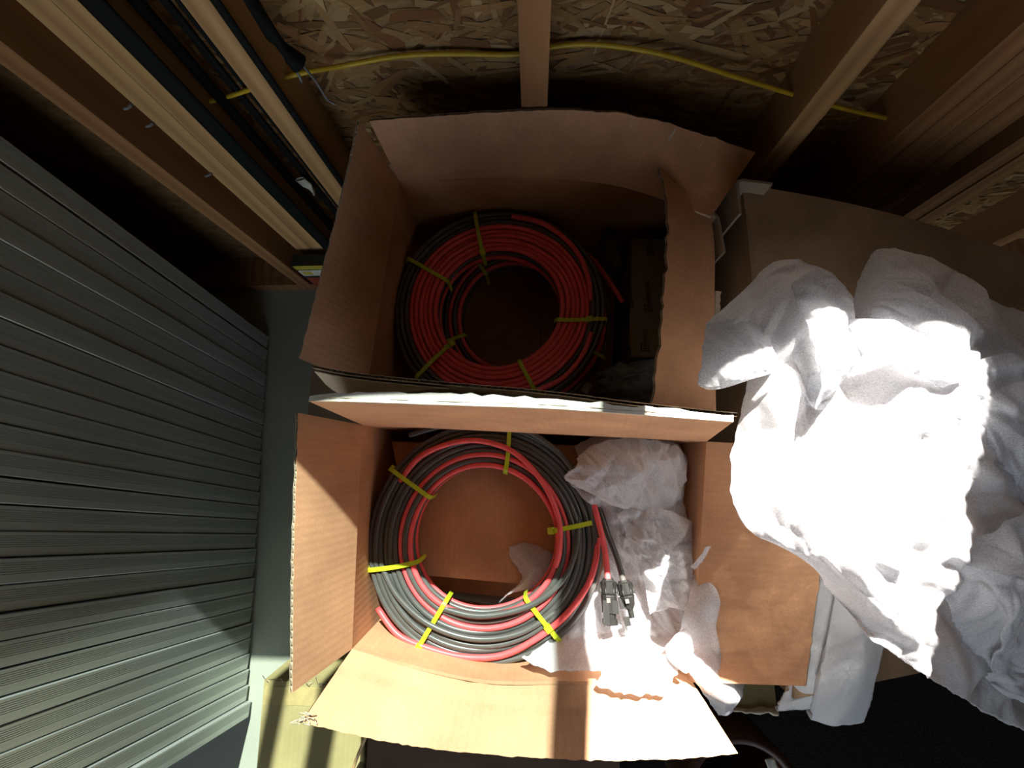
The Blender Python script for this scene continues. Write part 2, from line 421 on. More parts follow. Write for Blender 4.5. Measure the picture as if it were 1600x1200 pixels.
# window above the frame: the sun comes through it
win = thing('window_1', None, None, ((WIN[0]+WIN[1])/2, .60, WIN[2])); tag(win, 'sliding window in the strand board wall', kind='structure')
m = MB(); fy0, fy1 = .60, .66
m.box((WIN[0]-.03, STUD_Y, WIN[2]-.03), (WIN[1]+.03, fy1, WIN[2])); m.build('window_sill', 'pine', win)
m = MB(); m.box((WIN[0]-.03, STUD_Y, WIN[2]), (WIN[0], fy1, WIN[3])); m.box((WIN[1], fy0, WIN[2]), (WIN[1]+.03, fy1, WIN[3])); m.box((WIN[0]-.03, fy0, WIN[3]), (WIN[1]+.03, fy1, WIN[3]+.03))
m.build('window_frame', 'vinyl_frame', win)
MX0, MX1 = 0.148, 0.196
m = MB(); m.box((MX0, .615, WIN[2]), (MX1, .645, WIN[3])); m.build('mullion', 'vinyl_frame', win)
m = MB(); m.box((WIN[0], .634, WIN[2]), (MX0, .635, WIN[3])); m.build('insect_screen', 'screen', win)
m = MB(); m.box((WIN[0], .622, WIN[2]), (MX0, .626, WIN[3])); m.build('pane', 'glass', win)
m = MB(); m.box((-0.365, STUD_Y, WIN[2]), (WIN[1], .612, 1.212)); m.build('sill_light_stop', 'pine', win)  # added unseen block, steps the sill up to shift the sunlight's edge
for a, b in ((-0.40, -0.365), (-0.30, -0.25)):
    m = MB(); m.box((a, .605, WIN[2]), (b, .62, WIN[3])); m.build('muntin', 'vinyl_frame', win)

# dark mat on the floor at the right
m = MB(); m.box((0.20, -1.3, 0.0), (1.9, 0.30, 0.008)); tag(m.build('floor_mat', 'rug'), 'dark brown mat on the floor under the big carton', 'mat')

# ------------------------------------------------------------------ yellow house cable through the studs
m = MB()
pts = [Y(300,165,.555), Y(365,148,.555), Y(455,118,.55), Y(540,102,.58), Y(620,88,.585), Y(700,84,.587), Y(806,85,.589), Y(870,72,.587), Y(940,70,.585), Y(1040,86,.575), Y(1150,120,.565), Y(1252,151,.556), Y(1330,172,.556), Y(1396,187,.556), Y(1450,200,.556)]
m.tube(polyline(pts, 90), 0.0042, 8, False, 0, (1.0, 0.75)); tag(m.build('yellow_cable', 'wire_yellow'), 'yellow sheathed electric cable running through holes in the pine studs', 'cable')

# ------------------------------------------------------------------ things hanging at the left of the wall
def hang(name, label, cat, px, y0, r, ztop, zbot, parts=1, flat=None, mat='strap_black', sway=0.0):
    b = Y(px, 0, y0); x = b.x
    t = thing(name, label, cat, (x, y0, zbot))
    for k in range(parts):
        m = MB(); dx = (k-(parts-1)/2)*r*2.3
        path = [(x+dx+sway*math.sin(i*0.5+k)*0.5, y0-(k%2)*r*1.5, ztop+(zbot-ztop)*i/16) for i in range(17)]
        m.tube(path, r, 8, False, 0, flat); m.build('strand' if parts > 1 else 'strap', mat, t)
    return t
hang('black_strap', 'wide black strap hanging flat beside the double pine stud', 'strap', 143, 0.500, 0.0155, 1.12, 0.12, 1, (1.0, 0.25))
hang('black_lead', 'black lead hanging in the stud bay next to the wide strap', 'cable', 212, 0.55, 0.009, 1.12, 0.18, 1)
lead = hang('cable_bundle', 'bundle of thin black leads with a white tag at the lower end', 'cable', 268, 0.565, 0.0045, 1.12, 0.20, 3, None, 'strap_black', 0.003)
hang('rubber_strap', 'narrow black strap hanging along the edge of the single pine stud', 'strap', 336, 0.508, 0.006, 1.12, 0.16, 1, (1.0, 0.5))
c = Y(477, 290, 0.545); m = MB()
m.tube([c+Vector((0,0,.02)), c+Vector((.004,0,0)), c+Vector((.01,0,-.018))], 0.011, 10, False, 0, (1, .35)); m.build('tag', 'tag_white', lead)
t = thing('bungee_cord', 'thick black bungee cord with a wire hook hanging over the yellow cable', 'cord', Y(468,106,.53))
m = MB(); e = Y(468, 100, .53); m.tube([Y(380,-60,.53), Y(392,0,.53), Y(425,55,.53), Y(455,88,.53), e], [.0085,.0085,.009,.011,.013], 10); m.build('cord', 'strap_black', t)
m = MB(); m.tube([e+Vector((.006,-.004,0)), e+Vector((.012,-.006,-.02)), e+Vector((.012,-.004,-.055)), e+Vector((.020,-.002,-.065))], .0018, 6)
m.tube([e+Vector((-.006,-.004,0)), e+Vector((-.008,-.006,-.022))], .0018, 6); m.build('hook', 'hook_steel', t)

# ------------------------------------------------------------------ stack of solar panels standing on edge
TH, PH, PL, LEAN = 0.0345, 1.00, 1.66, math.radians(9.5)
def rail_mesh():
    m = MB(); prof = []; ribs = 6; st = 0.004; span = TH-0.010
    prof.append((0, -0.0012)); prof.append((-0.0012, 0)); prof.append((-st, 0))
    for i in range(ribs):
        a = -st-span*i/ribs*0.72; b = -st-span*(i+0.5)/ribs*0.72
        prof += [(b, 0), (b-0.0004, -0.0013), (a-span/ribs*0.72+0.0004, -0.0013), (a-span/ribs*0.72, 0)]
    prof += [(-TH+0.0012, 0), (-TH, -0.0012), (-TH, -0.028), (0, -0.028)]
    m.prism([(x, y) for y, x in prof][::-1], 0.0, PH)
    return m
def make_panel(label):
    t = thing('solar_panel', label, 'solar panel', (0,0,0), 'stack of framed solar panels')
    rail_mesh().build('long_rail', 'aluminium', t)
    m = MB(); m.box((-PL, -TH, 0), (-PL+.028, 0, PH)); m.build('long_rail', 'aluminium', t)
    m = MB(); m.box((-PL+.028, -TH, 0), (-.0285, 0, .028)); m.build('short_rail', 'aluminium', t)
    m = MB(); m.box((-PL+.028, -TH, PH-.028), (-.0285, 0, PH)); m.build('short_rail', 'aluminium', t)
    m = MB(); m.box((-PL+.028, -TH+.002, .028), (-.0285, -TH+.007, PH-.028)); m.build('glass', 'pv_glass', t)
    return t
NP = 27
ORD = ['first','second','third','fourth','fifth','sixth','seventh','eighth','ninth','tenth','eleventh','twelfth','thirteenth','fourteenth','fifteenth','sixteenth','seventeenth','eighteenth','nineteenth','twentieth','twenty-first','twenty-second','twenty-third','twenty-fourth','twenty-fifth','twenty-sixth','twenty-seventh']
yb0, yb1 = Z(424,530,0).y, Z(389,1118,0).y
pitch = (yb0-yb1)/NP
rnd = random.Random(11)
proto = None
for i in range(NP):
    nth = NP-1-i
    if i == 0: lab = 'solar panel at the wall end of the stack, a dark gap in front of it'
    elif i == NP-1: lab = 'solar panel at the open near end of the stack, standing slightly proud'
    else: lab = 'grey framed solar panel on edge, %s back from the near end of the stack' % ORD[nth]
    if proto is None: o = proto = make_panel(lab)
    else:
        o = proto.copy(); COL.objects.link(o)
        for ch in proto.children:
            c2 = ch.copy(); COL.objects.link(c2); c2.parent = o
        o['label'] = lab
    yy = yb0 - pitch*i
    if i == 0: yy += 0.004
    x = -0.783 + (0.783-0.737)*(i/(NP-1)) + rnd.uniform(-.0018, .0018) + (0.010 if i == NP-1 else 0)
    o.location = (x, yy, 0.007); o.rotation_euler = (-LEAN-rnd.uniform(0, .003), 0, rnd.uniform(-.0012, .0012))

# ------------------------------------------------------------------ lower cartons that carry the open boxes
def carton(name, label, poly, z0, z1, mat, cat='box', tape=None, bevel=0.004):
    cx = sum(p[0] for p in poly)/len(poly); cy = sum(p[1] for p in poly)/len(poly)
    t = thing(name, label, cat, (cx, cy, z0))
    m = MB(); m.prism(poly, z0, z1); m.build('carton_body', mat, t, bevel)
    return t
ZB = 0.215      # top of the carrying carton
ZR = 0.53       # rim of the two open boxes
pL = Z(482, 640, ZB); pL2 = Z(500, 560, ZB)
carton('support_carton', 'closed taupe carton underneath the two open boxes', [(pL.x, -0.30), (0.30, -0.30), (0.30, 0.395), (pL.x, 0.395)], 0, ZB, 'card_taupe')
# olive carton bottom left
ZO = 0.25
a = Z(413,1062,ZO); b = Z(566,1110,ZO)
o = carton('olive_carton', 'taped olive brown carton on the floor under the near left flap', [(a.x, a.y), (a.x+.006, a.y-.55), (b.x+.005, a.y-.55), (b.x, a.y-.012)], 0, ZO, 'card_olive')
m = MB(); m.box((a.x+.003, a.y-.045, ZO), (b.x, a.y-.012, ZO+.0008)); m.build('tape', 'tape', o)
m = MB(); m.box((a.x+.003, a.y-.012, ZO-.05), (a.x+.15, a.y-.0095, ZO-.002)); 
m = MB(); rr = random.Random(5)
for k in range(5):
    q = Vector((a.x+.01+.03*k, a.y-.003, ZO)); m.tube([q, q+Vector((rr.uniform(-.012,.006), rr.uniform(0,.012), .012)), q+Vector((rr.uniform(-.02,.0), rr.uniform(.004,.02), .018))], .0006, 4)
m.build('torn_fibres', 'torn_paper', o)
c = Z(569,1165,ZO-.01)
carton('brown_carton', 'dark brown carton next to the olive one, mostly under the near flap', [(c.x+.004, a.y-.02), (c.x+.012, a.y-.55), (0.16, a.y-.55), (0.16, a.y-.02)], 0, ZO-.012, 'card_dark')
m = MB(); m.tube([Z(547,1215,ZO+.015), Z(556,1188,ZO+.03), Z(572,1150,ZO+.05)], .0032, 8); q = m.build('wooden_stick', 'stick_wood'); tag(q, 'thin wooden stick leaning on the dark brown carton', 'stick')

# ------------------------------------------------------------------ the two open boxes
def open_box(name, label, rim, z0, walls_out='card_out', bow=()):
    """rim: back-left, back-right, front-right, front-left"""
    c = sum(rim, Vector())/4
    t = thing(name, label, 'box', (c.x, c.y, z0))
    low = [Vector((p.x+(p.x-c.x)*0.03, p.y+(p.y-c.y)*0.03, z0+.004)) for p in rim]
    for i, j in ((0,1),(1,2),(2,3),(3,0)):
        mid = [p.copy() for p in bow] if i == 2 else []
        panel('wall', [low[i]]+[Vector((p.x, p.y-.002, z0+.004)) for p in mid]+[low[j]], [rim[i]]+mid+[rim[j]], t, nu=16, nv=8, open_tip=False, rag=0, mats=('card_in', walls_out, 'card_core', 'card_in'), toward=c, disp=lambda u, v: -.012*math.sin(math.pi*u)*math.sin(math.pi*v), seed=i)
    # bottom flaps that meet at a seam
    cx = (low[0]+low[1])/2; dx = (low[3]+low[2])/2
    for k, (p, q, r, s) in enumerate(((low[0], low[3], cx.lerp(dx,0), cx.lerp(dx,1)), (low[1], low[2], cx.lerp(dx,0), cx.lerp(dx,1)))):
        m = MB(); e = Vector((0.0008 if k else -0.0008, 0, 0))
        vs = [p, q, s+e, r+e]; vs = [v+Vector((0,0,.001*k)) for v in vs]+[v-Vector((0,0,.0035)) for v in vs]
        m.add(vs, [(0,1,2,3),(7,6,5,4),(0,4,5,1),(1,5,6,2),(2,6,7,3),(3,7,4,0)], 0, [(v.x, v.y) for v in vs]); m.build('bottom_flap', 'card_in', t)
    return t
# rear box
rr0 = [Z(624,283,ZR), Z(1112,290,ZR), Z(1114,652,ZR), Z(574,604,ZR)]
rr0[1].y = rr0[0].y = min(rr0[0].y, 0.478); 
rear = open_box('open_cardboard_box', 'open cardboard box against the studs holding the red and black coils', rr0, ZB+.001)
def wr(u, v):
    d = 0
    for c, wdt, h in ((.66,.035,.007),(.76,.032,-.007),(.87,.036,.010),(.56,.05,.004)):
        k = abs(u-c-0.08*(1-v)); d += h*max(0, 1-k/wdt)**2*v
    return d
panel('flap', [rr0[0], rr0[0].lerp(rr0[1],.4), Z(960,290,.538), Z(1111,338,.575)], [Y(577,189,.497), Y(750,177,.503), Y(900,172,.503), Y(1010,184,.500), Y(1120,218,.490), Y(1181,238,.478)], rear, nu=70, nv=14, disp=wr, seed=21)
panel('flap', [rr0[3]+Vector((0,.0,0)), rr0[0]], [Z(468,560,.60), Z(512,380,.617), Y(562,188,.496)], rear, nu=36, nv=10, bulge=.004, seed=22)
panel('flap', [Z(1112,342,.552), Z(1117,400,.548), Z(1115,520,.545), Z(1114,640,.545)], [Z(1033,264,.585), Z(1036,330,.60), Z(1030,450,.60), Z(1018,634,.595)], rear, nu=40, nv=10, bulge=.006, rag=.004, seed=23)
ft = [Z(490,570,.655), Z(560,583,.665), Z(700,597,.67), Z(850,610,.67), Z(1000,629,.67), Z(1152,645,.67)]
fc = [rr0[3].lerp(rr0[2], k) for k in (0,.2,.4,.6,.8,1)]
panel('flap', fc, ft, rear, nu=60, nv=10, rag=.0015, seed=24)
# front outside liner hanging loose below the edge
panel('loose_liner', [p+Vector((0,-.007,-.004)) for p in ft[:3]], [Z(510,600,.61), Z(540,618,.61), Z(590,616,.62), Z(690,606,.65)], rear, t=.0012, nu=30, nv=6, open_tip=False, rag=.002, seed=25, mats=('torn_paper','torn_paper','torn_paper','torn_paper'))
panel('torn_strip', [Z(1117,455,.53), Z(1115,515,.53)], [Z(1125,456,.52), Z(1121,512,.52)], rear, t=.002, nu=12, nv=3, open_tip=False, rag=.003, seed=26, mats=('torn_paper',)*4)
# front box
rf0 = [Z(566,664,ZR), Z(1104,690,ZR), Z(1082,1066,ZR), Z(550,1014,ZR)]
front = open_box('open_cardboard_box', 'open cardboard box nearest the camera, a coil and white foam inside', rf0, ZB+.001, bow=(Z(880,1064,ZR), Z(740,1060,ZR)))
panel('flap', [rf0[3], rf0[0]], [Z(456,1083,.625), Z(452,860,.635), Z(466,645,.64)], front, nu=40, nv=10, bulge=.004, seed=31)
panel('flap', [rf0[1], rf0[2]], [Z(1300,700,.628), Z(1286,880,.628), Z(1258,1072,.622)], front, nu=40, nv=10, bulge=.004, seed=32)
panel('flap', [rf0[2], Z(880,1064,ZR-.002), Z(740,1060,ZR-.003), rf0[3]], [Z(1153,1177,.575), Z(1050,1186,.572), Z(900,1188,.568), Z(720,1176,.565), Z(590,1157,.568), Z(470,1128,.572)], front, nu=90, nv=16, bulge=-.004, disp=lambda u, v: .0022*max(0, 1-abs(u-.60-.03*v)/.02)-.0018*max(0, 1-abs(u-.64-.03*v)/.02)+.0016*max(0, 1-abs(v-.30-.05*math.sin(5*u))/.08), seed=33)
bt = [Z(482,627,.712), Z(560,628,.722), Z(700,633,.725), Z(850,638,.725), Z(1000,648,.725), Z(1146,659,.718)]
panel('flap', [rf0[0], rf0[0].lerp(rf0[1],.5), rf0[1]], bt, front, nu=60, nv=10, rag=.001, seed=34)
panel('folded_edge', bt, [Z(484,619,.712), Z(560,614,.720), Z(700,615,.723), Z(850,621,.723), Z(1000,635,.723), Z(1146,649,.717)], front, t=.003, nu=40, nv=4, open_tip=False, rag=.002, seed=35, mats=('white_liner','white_liner','white_liner','torn_paper'), label='pale folded top edge of the flap')
# pale fold on the crease and frayed corner of the near flap
m = MB(); q = Z(476,1128,.573); rr = random.Random(9)
for k in range(16):
    s = q+Vector((rr.uniform(-.006,.016), rr.uniform(-.004,.012), 0)); m.tube([s, s+Vector((rr.uniform(-.014,.002), rr.uniform(-.006,.008), rr.uniform(0,.006)))], .0007, 4)
m.build('frayed_corner', 'torn_paper', front)
# cardboard pad lying in the front box under its coil
ZP = 0.400
m = MB(); pp = [Z(612,690,ZP), Z(1075,700,ZP), Z(1060,935,ZP), Z(655,898,ZP)]
m.prism([(p.x, p.y) for p in pp], ZB+.02, ZP); tag(m.build('inner_carton', 'card_in', None, .003), 'flat closed carton inside the near box under the coil', 'box')

# ------------------------------------------------------------------ cable coils
CR = 0.0048
def coil(name, label, cpx, ztop, rin, rout, layers, scheme, lower, seed, squash=0.0):
    """layers of loops; scheme: colours of the top layer from the inside out, 'K' black / 'R' red"""
    c = Z(cpx[0], cpx[1], ztop); t = thing(name, label, 'cable coil', (c.x, c.y, ztop-layers*CR*1.75))
    rnd = random.Random(seed); mk, mr = MB(), MB(); n = len(scheme)
    ph = rnd.uniform(0, 6)
    for L in range(layers):
        k = n - (L % 2); z = ztop - CR - L*CR*1.74
        for i in range(k):
            r0 = rin + CR + (rout-rin-2*CR)*(i+(0.5 if L % 2 else 0))/(n-1)
            col = scheme[i] if L == 0 or rnd.random() < .35 else (lower[(i*3+L*5) % len(lower)])
            a1, p1 = rnd.uniform(.0002,.0012), rnd.uniform(0,6.28)
            path = []
            for s in range(96):
                th = 2*math.pi*s/96
                r = r0 + .0020*math.sin(2*th+ph) + .0012*math.sin(3*th+ph*2) + a1*math.sin(th*2+p1)
                zz = z + .0011*math.sin(3*th+p1) + (.0018*math.sin(2*th+i*2.1) if L == 0 else 0)
                path.append((c.x+r*math.cos(th), c.y+r*math.sin(th), zz))
            (mr if col == 'R' else mk).tube(path, CR*rnd.uniform(.95,1.02), 8, True)
    return t, c, mk, mr
def tie(t, c, rin, rout, ztop, zbot, ang, ang2=None, head='out', tail=0.012, mat='tie_yellow', lift=.004):
    """strap wrapped around the bundle of a coil at one angle, with its square head"""
    ang2 = ang if ang2 is None else ang2
    def P(r, z, k): 
        a = math.radians(ang+(ang2-ang)*k); return Vector((c.x+r*math.cos(a), c.y+r*math.sin(a), z))
    loop = [P(rin-.003, zbot-.002, 0), P(rin-.005, (ztop+zbot)/2, 0), P(rin-.003, ztop, 0), P(rin+(rout-rin)*.2, ztop+lift, .2), P(rin+(rout-rin)*.5, ztop+lift*1.3, .5), P(rin+(rout-rin)*.8, ztop+lift, .8), P(rout+.004, ztop-.001, 1), P(rout+.006, (ztop+zbot)/2, 1), P(rout+.003, zbot-.002, 1)]
    pts = polyline(loop, 40); m = MB()
    tan = Vector((-math.sin(math.radians(ang)), math.cos(math.radians(ang)), 0))
    vs = []
    for i, p in enumerate(pts):
        d = (pts[min(i+1,39)]-pts[max(i-1,0)]).normalized(); nn = d.cross(tan).normalized()
        for a, b in ((-1,-1),(1,-1),(1,1),(-1,1)): vs.append(p+tan*(a*.0036)+nn*(b*.0007))
    m.add(vs, [(4*i+k, 4*i+(k+1)%4, 4*i+4+(k+1)%4, 4*i+4+k) for i in range(39) for k in range(4)], 0)
    zt = m.build('zip_tie', mat, t)
    kk = {'out': 30, 'mid': 22, 'in': 11, 'low': 27}[head]; p = pts[kk]; d = (pts[kk+1]-pts[kk-1]).normalized(); nn = tan.cross(d).normalized()
    if nn.z < 0 and head != 'out': nn = -nn
    m = MB(); vs = []
    for a in (-1, 1):
        for b, h in ((-1,-.0012),(1,-.0012),(1,.0042),(-1,.0042)): vs.append(p+d*(a*.0052)+tan*(b*.0052)+nn*(h*1.25))
    m.add(vs, [(0,3,2,1),(4,5,6,7),(0,1,5,4),(1,2,6,5),(2,3,7,6),(3,0,4,7)])
    vs = []
    for a, h in ((0,.001),(.5,.0035),(1,.005)):
        for b in (-1, 1): vs.append(p+d*(.005+a*tail)+tan*(b*.0032)+nn*h)
    m.add(vs, [(0,1,3,2),(2,3,5,4)]); 
    hd = MB(); m.build('tie_head', mat, zt)
    return zt
def ang_of(c, px, py, z): 
    p = Z(px, py, z); return math.degrees(math.atan2(p.y-c.y, p.x-c.x))
def spiral(mb, c, pts, z, r=CR):
    mb.tube(polyline([Z(px, py, z+dz) for px, py, dz in pts], 60), r, 8)

# --- near coil
ZN = 0.460
cF = Z(755, 843, ZN); dF = (Z(940,843,ZN)-cF).length; iF = (Z(866,843,ZN)-cF).length
tF, cF, mk, mr = coil('cable_coil', 'near coil of mostly black cable with red loops, connectors on its tails', (755,843), ZN, iF, dF, 6, 'RKRKKKKKK', 'KKKKKKRK', 4)
spiral(mr, cF, [(625,752,-.002),(655,715,.003),(700,694,.005),(750,689,.006),(805,708,.006),(850,757,.006),(873,812,.005),(874,860,.004),(868,885,-.002)], ZN)
spiral(mr, cF, [(590,950,-.012),(620,990,-.004),(660,1010,.001),(720,1026,.002),(780,1025,.003),(830,1003,.004),(880,965,.004),(915,920,.004),(930,880,.002),(934,840,-.004)], ZN)
spiral(mk, cF, [(640,680,-.004),(700,664,.002),(760,659,.004),(820,672,.004),(870,705,.004),(905,750,.004),(925,800,.003),(930,850,-.003)], ZN)
spiral(mk, cF, [(690,950,-.002),(740,962,.003),(790,958,.004),(840,940,.004),(880,905,.004),(900,860,.003),(905,810,-.002)], ZN)
spiral(mk, cF, [(595,880,-.002),(620,930,.003),(670,975,.004),(740,998,.004),(810,990,.003),(870,955,-.003)], ZN)
# tails to the connectors
spiral(mr, cF, [(908,742,-.012),(922,770,.0),(935,815,.010),(945,860,.016),(950,908,.020)], ZN, CR*1.0)
spiral(mk, cF, [(915,742,-.014),(935,790,-.004),(950,835,.004),(965,875,.012),(975,912,.016)], ZN, CR*.95)
mk.build('black_cable', 'cable_black', tF); mr.build('red_cable', 'cable_red', tF)
zb = ZN-6*CR*1.74
for a, b, head in (((785,752),(797,658),'out'),((674,779),(605,728),'out'),((657,876),(566,893),'out'),((700,934),(662,998),'low'),((818,930),(868,992),'mid'),((852,830),(944,812),'in')):
    tie(tF, cF, iF, dF, ZN, zb, ang_of(cF,*a,ZN), ang_of(cF,*b,ZN), head)
def connector(base, tip, kind):
    ax = (tip-base); L = ax.length; ax.normalize(); side = ax.cross(Vector((0,0,1))).normalized(); up = side.cross(ax)
    def ring(k, rx, ry, sides=12): return [base+ax*(L*k)+side*(math.cos(2*math.pi*i/sides)*rx)+up*(math.sin(2*math.pi*i/sides)*ry) for i in range(sides)]
    def lathe(m, prof, sides=12):
        vs = [p for k, rx, ry in prof for p in ring(k, rx, ry, sides)]; n = len(prof)
        m.add(vs, [(j*sides+i, j*sides+(i+1)%sides, (j+1)*sides+(i+1)%sides, (j+1)*sides+i) for j in range(n-1) for i in range(sides)]+[tuple(range(sides))[::-1], tuple((n-1)*sides+i for i in range(sides))], 0, None, False)
    def bar(m, k0, k1, s0, s1, u0, u1):
        vs = [base+ax*(L*k)+side*s+up*u for k in (k0,k1) for s, u in ((s0,u0),(s1,u0),(s1,u1),(s0,u1))]
        m.add(vs, [(0,3,2,1),(4,5,6,7),(0,1,5,4),(1,2,6,5),(2,3,7,6),(3,0,4,7)])
    m = MB(); R = .0118
    lathe(m, [(-.02,.0075,.0075),(.02,.0088,.0088),(.05,R*.95,R*.95),(.30,R,R),(.34,R*.9,R*.9)], 12)
    for i in range(6):
        a = i*math.pi/3; q = side*math.cos(a)+up*math.sin(a)
        m.tube([base+ax*(L*.06)+q*R*.98, base+ax*(L*.32)+q*R*1.02], .0012, 5)
    nut = m.build('connector_nut', 'connector_black', tF)
    m = MB()
    if kind == 'socket':
        lathe(m, [(.345,R*.98,R*.98),(.37,R*1.02,R*1.02),(.74,R*.98,R*.98),(.745,R*.80,R*.80),(.87,R*.78,R*.78),(.875,R*.98,R*.9),(1.0,R*.98,R*.88)], 12)
        bar(m, .45, .98, R*.25, R*.95, R*.55, R*1.15); bar(m, .45, .74, -R*.95, -R*.2, R*.6, R*1.0)
    else:
        lathe(m, [(.345,R*.98,R*.98),(.37,R,R),(.58,R*.75,R*.8),(.66,R*.45,R*.5),(.68,R*.38,R*.38),(.86,R*.36,R*.36)], 12)
        bar(m, .37, .62, R*.3, R*1.15, -R*.3, R*.4); bar(m, .82, 1.02, R*.35, R*1.05, -R*.4, R*.3)
    m.build('connector_body', 'connector_black', tF)
    m = MB(); bar(m, .40, .50, R*.05, R*.5, R*1.0, R*1.16); m.build('connector_window', 'metal_pin', tF)
connector(Z(950,905,ZN+.020), Z(954,976,ZN+.030), 'socket')
connector(Z(974,908,ZN+.020), Z(990,975,ZN+.032), 'plug')

# --- the two coils in the rear box
ZU, ZLc = 0.435, 0.362
cU = Z(778, 478, ZU); oU = (Z(945,478,ZU)-cU).length; iU = (Z(874,478,ZU)-cU).length
tU, cU, mk, mr = coil('cable_coil', 'upper rear coil, bright red loops inside a ring of black', (778,478), ZU, iU, oU, 6, 'RRRRRRKKK', 'KKKRKKKK', 14)
spiral(mr, cU, [(800,338,-.002),(850,350,.004),(895,385,.005),(918,430,.005),(922,470,-.001)], ZU)
spiral(mr, cU, [(835,612,-.002),(880,590,.003),(910,555,.004),(924,520,-.001)], ZU)
mk.build('black_cable', 'cable_black', tU); mr.build('red_cable', 'cable_red', tU)
zb = ZU-6*CR*1.74
for a, b, head in (((757,405),(741,326),'in'),((695,437),(633,402),'out'),((697,545),(650,590),'in'),((815,573),(839,612),'low'),((874,501),(936,497),'mid')):
    tie(tU, cU, iU, oU, ZU, zb, ang_of(cU,*a,ZU), ang_of(cU,*b,ZU), head)
cpl = (803, 493)
cL = Z(*cpl, ZLc)
tL, cL, mk, mr = coil('cable_coil', 'lower rear coil, shaded black and red loops beneath the upper one', cpl, ZLc, iU*.97, oU*1.0, 6, 'RKRKKKKRK', 'KRKKKKKR', 24)
spiral(mr, cL, [(905,385,.004),(930,410,.012),(950,437,.02),(973,472,.025)], ZLc)
mk.build('black_cable', 'cable_black', tL); mr.build('red_cable', 'cable_red', tL)
zb = ZLc-6*CR*1.74
for a, head in (((752,418),'mid'),((702,533),'mid'),((938,556),'mid')):
    tie(tL, cL, iU*.97, oU, ZLc, zb, ang_of(cL,*a,ZLc), None, head)

# ------------------------------------------------------------------ other things in the rear box
# small printed carton under the inward flap
ZS = 0.40
p0, p1, p2, p3 = Z(988,372,ZS), Z(1075,376,ZS), Z(1072,560,ZS), Z(982,556,ZS)
sc = carton('printed_carton', 'small brown carton with printed lettering inside the rear box', [(p3.x,p3.y),(p2.x,p2.y),(p1.x,p1.y),(p0.x,p0.y)], ZB+.012, ZS, 'card_small')
def print_text(txt, px, py, size, parent):
    cu = bpy.data.curves.new('print', 'FONT'); cu.body = txt; cu.size = size; cu.extrude = .0002; cu.align_x = 'LEFT'
    tmp = bpy.data.objects.new('print_source', cu); me = bpy.data.meshes.new_from_object(tmp); bpy.data.objects.remove(tmp)
    me.materials.clear(); me.materials.append(MAT['ink']); ob = bpy.data.objects.new('printed_word', me); COL.objects.link(ob)
    p = Z(px, py, ZS+.0006)
    ob.parent = parent; ob.location = p - parent.location; ob.rotation_euler = (0, 0, math.radians(91))
    q = Vector((p.x, p.y, p.z)); m = MB(); s = size
    x0, x1, y0, y1 = q.x-s*.80, q.x+s*.12, q.y-s*1.05, q.y-s*.12
    w = s*.09
    m.box((x0,y0,ZS),(x1,y0+w,ZS+.0006)); m.box((x0,y1-w,ZS),(x1,y1,ZS+.0006)); m.box((x0,y0,ZS),(x0+w,y1,ZS+.0006)); m.box((x1-w,y0,ZS),(x1,y1,ZS+.0006))
    m.box((x0+s*.2,y0+s*.25,ZS),(x1-s*.2,y0+s*.36,ZS+.0006)); m.box((x0+s*.2,y0+s*.58,ZS),(x1-s*.2,y0+s*.69,ZS+.0006)); m.box((x0+s*.42,y0+s*.25,ZS),(x0+s*.52,y0+s*.69,ZS+.0006))
    m.build('printed_emblem', 'ink', parent)
for x, y in ((988,468),(1017,474),(983,580),(1013,578),(1020,385)):
    if y < 560: print_text('electric', x, y, .016, sc)
for x, y in ((984,540),(1012,535)): print_text('elec', x, y, .016, sc)
def lump(name, label, cat, px, z, rx, ry, rz, mat, seed, rot=0.0):
    c = Z(px[0], px[1], z); m = MB(); n1, n2 = 30, 20; vs = []
    for j in range(n2+1):
        for i in range(n1):
            th, phv = 2*math.pi*i/n1, math.pi*j/n2
            d = Vector((math.sin(phv)*math.cos(th), math.sin(phv)*math.sin(th), math.cos(phv)))
            k = 1 + .25*noise.noise(d*2.2+Vector((seed,0,0))) + .16*tri(d.dot(Vector((3.1,1.2,.4)))+seed*.3) + .10*tri(d.dot(Vector((-1.5,4.2,2)))+seed)
            p = Vector((d.x*rx*k, d.y*ry*k, d.z*rz*k)); cs, sn = math.cos(rot), math.sin(rot)
            vs.append(Vector((p.x*cs-p.y*sn, p.x*sn+p.y*cs, p.z)))
    m.add(vs, [(j*n1+i, j*n1+(i+1)%n1, (j+1)*n1+(i+1)%n1, (j+1)*n1+i) for j in range(n2) for i in range(n1)], 0, None, True)
    o = m.build(name, mat); o.location = c; return tag(o, label, cat)
lump('foam_bag', 'grey white wrapped packet in the near right corner of the rear box', 'bag', (985,592), .36, .065, .032, .05, 'bag_dull', 2, .2)
lump('foam_bag', 'flat pale packet below the wrapped one at the rear box edge', 'bag', (985,625), .31, .085, .022, .03, 'bag_dull', 6, .05)
lump('plastic_bag', 'dim clear plastic bag beside the printed carton', 'bag', (955,395), .33, .022, .05, .04, 'bag_clear', 5, .1)
m = MB(); m.tube([Z(912,612,.345), Z(921,598,.352)], .009, 8); tag(m.build('metal_clip', 'tag_white'), 'small pale clip by the wrapped packet in the rear box', 'clip')

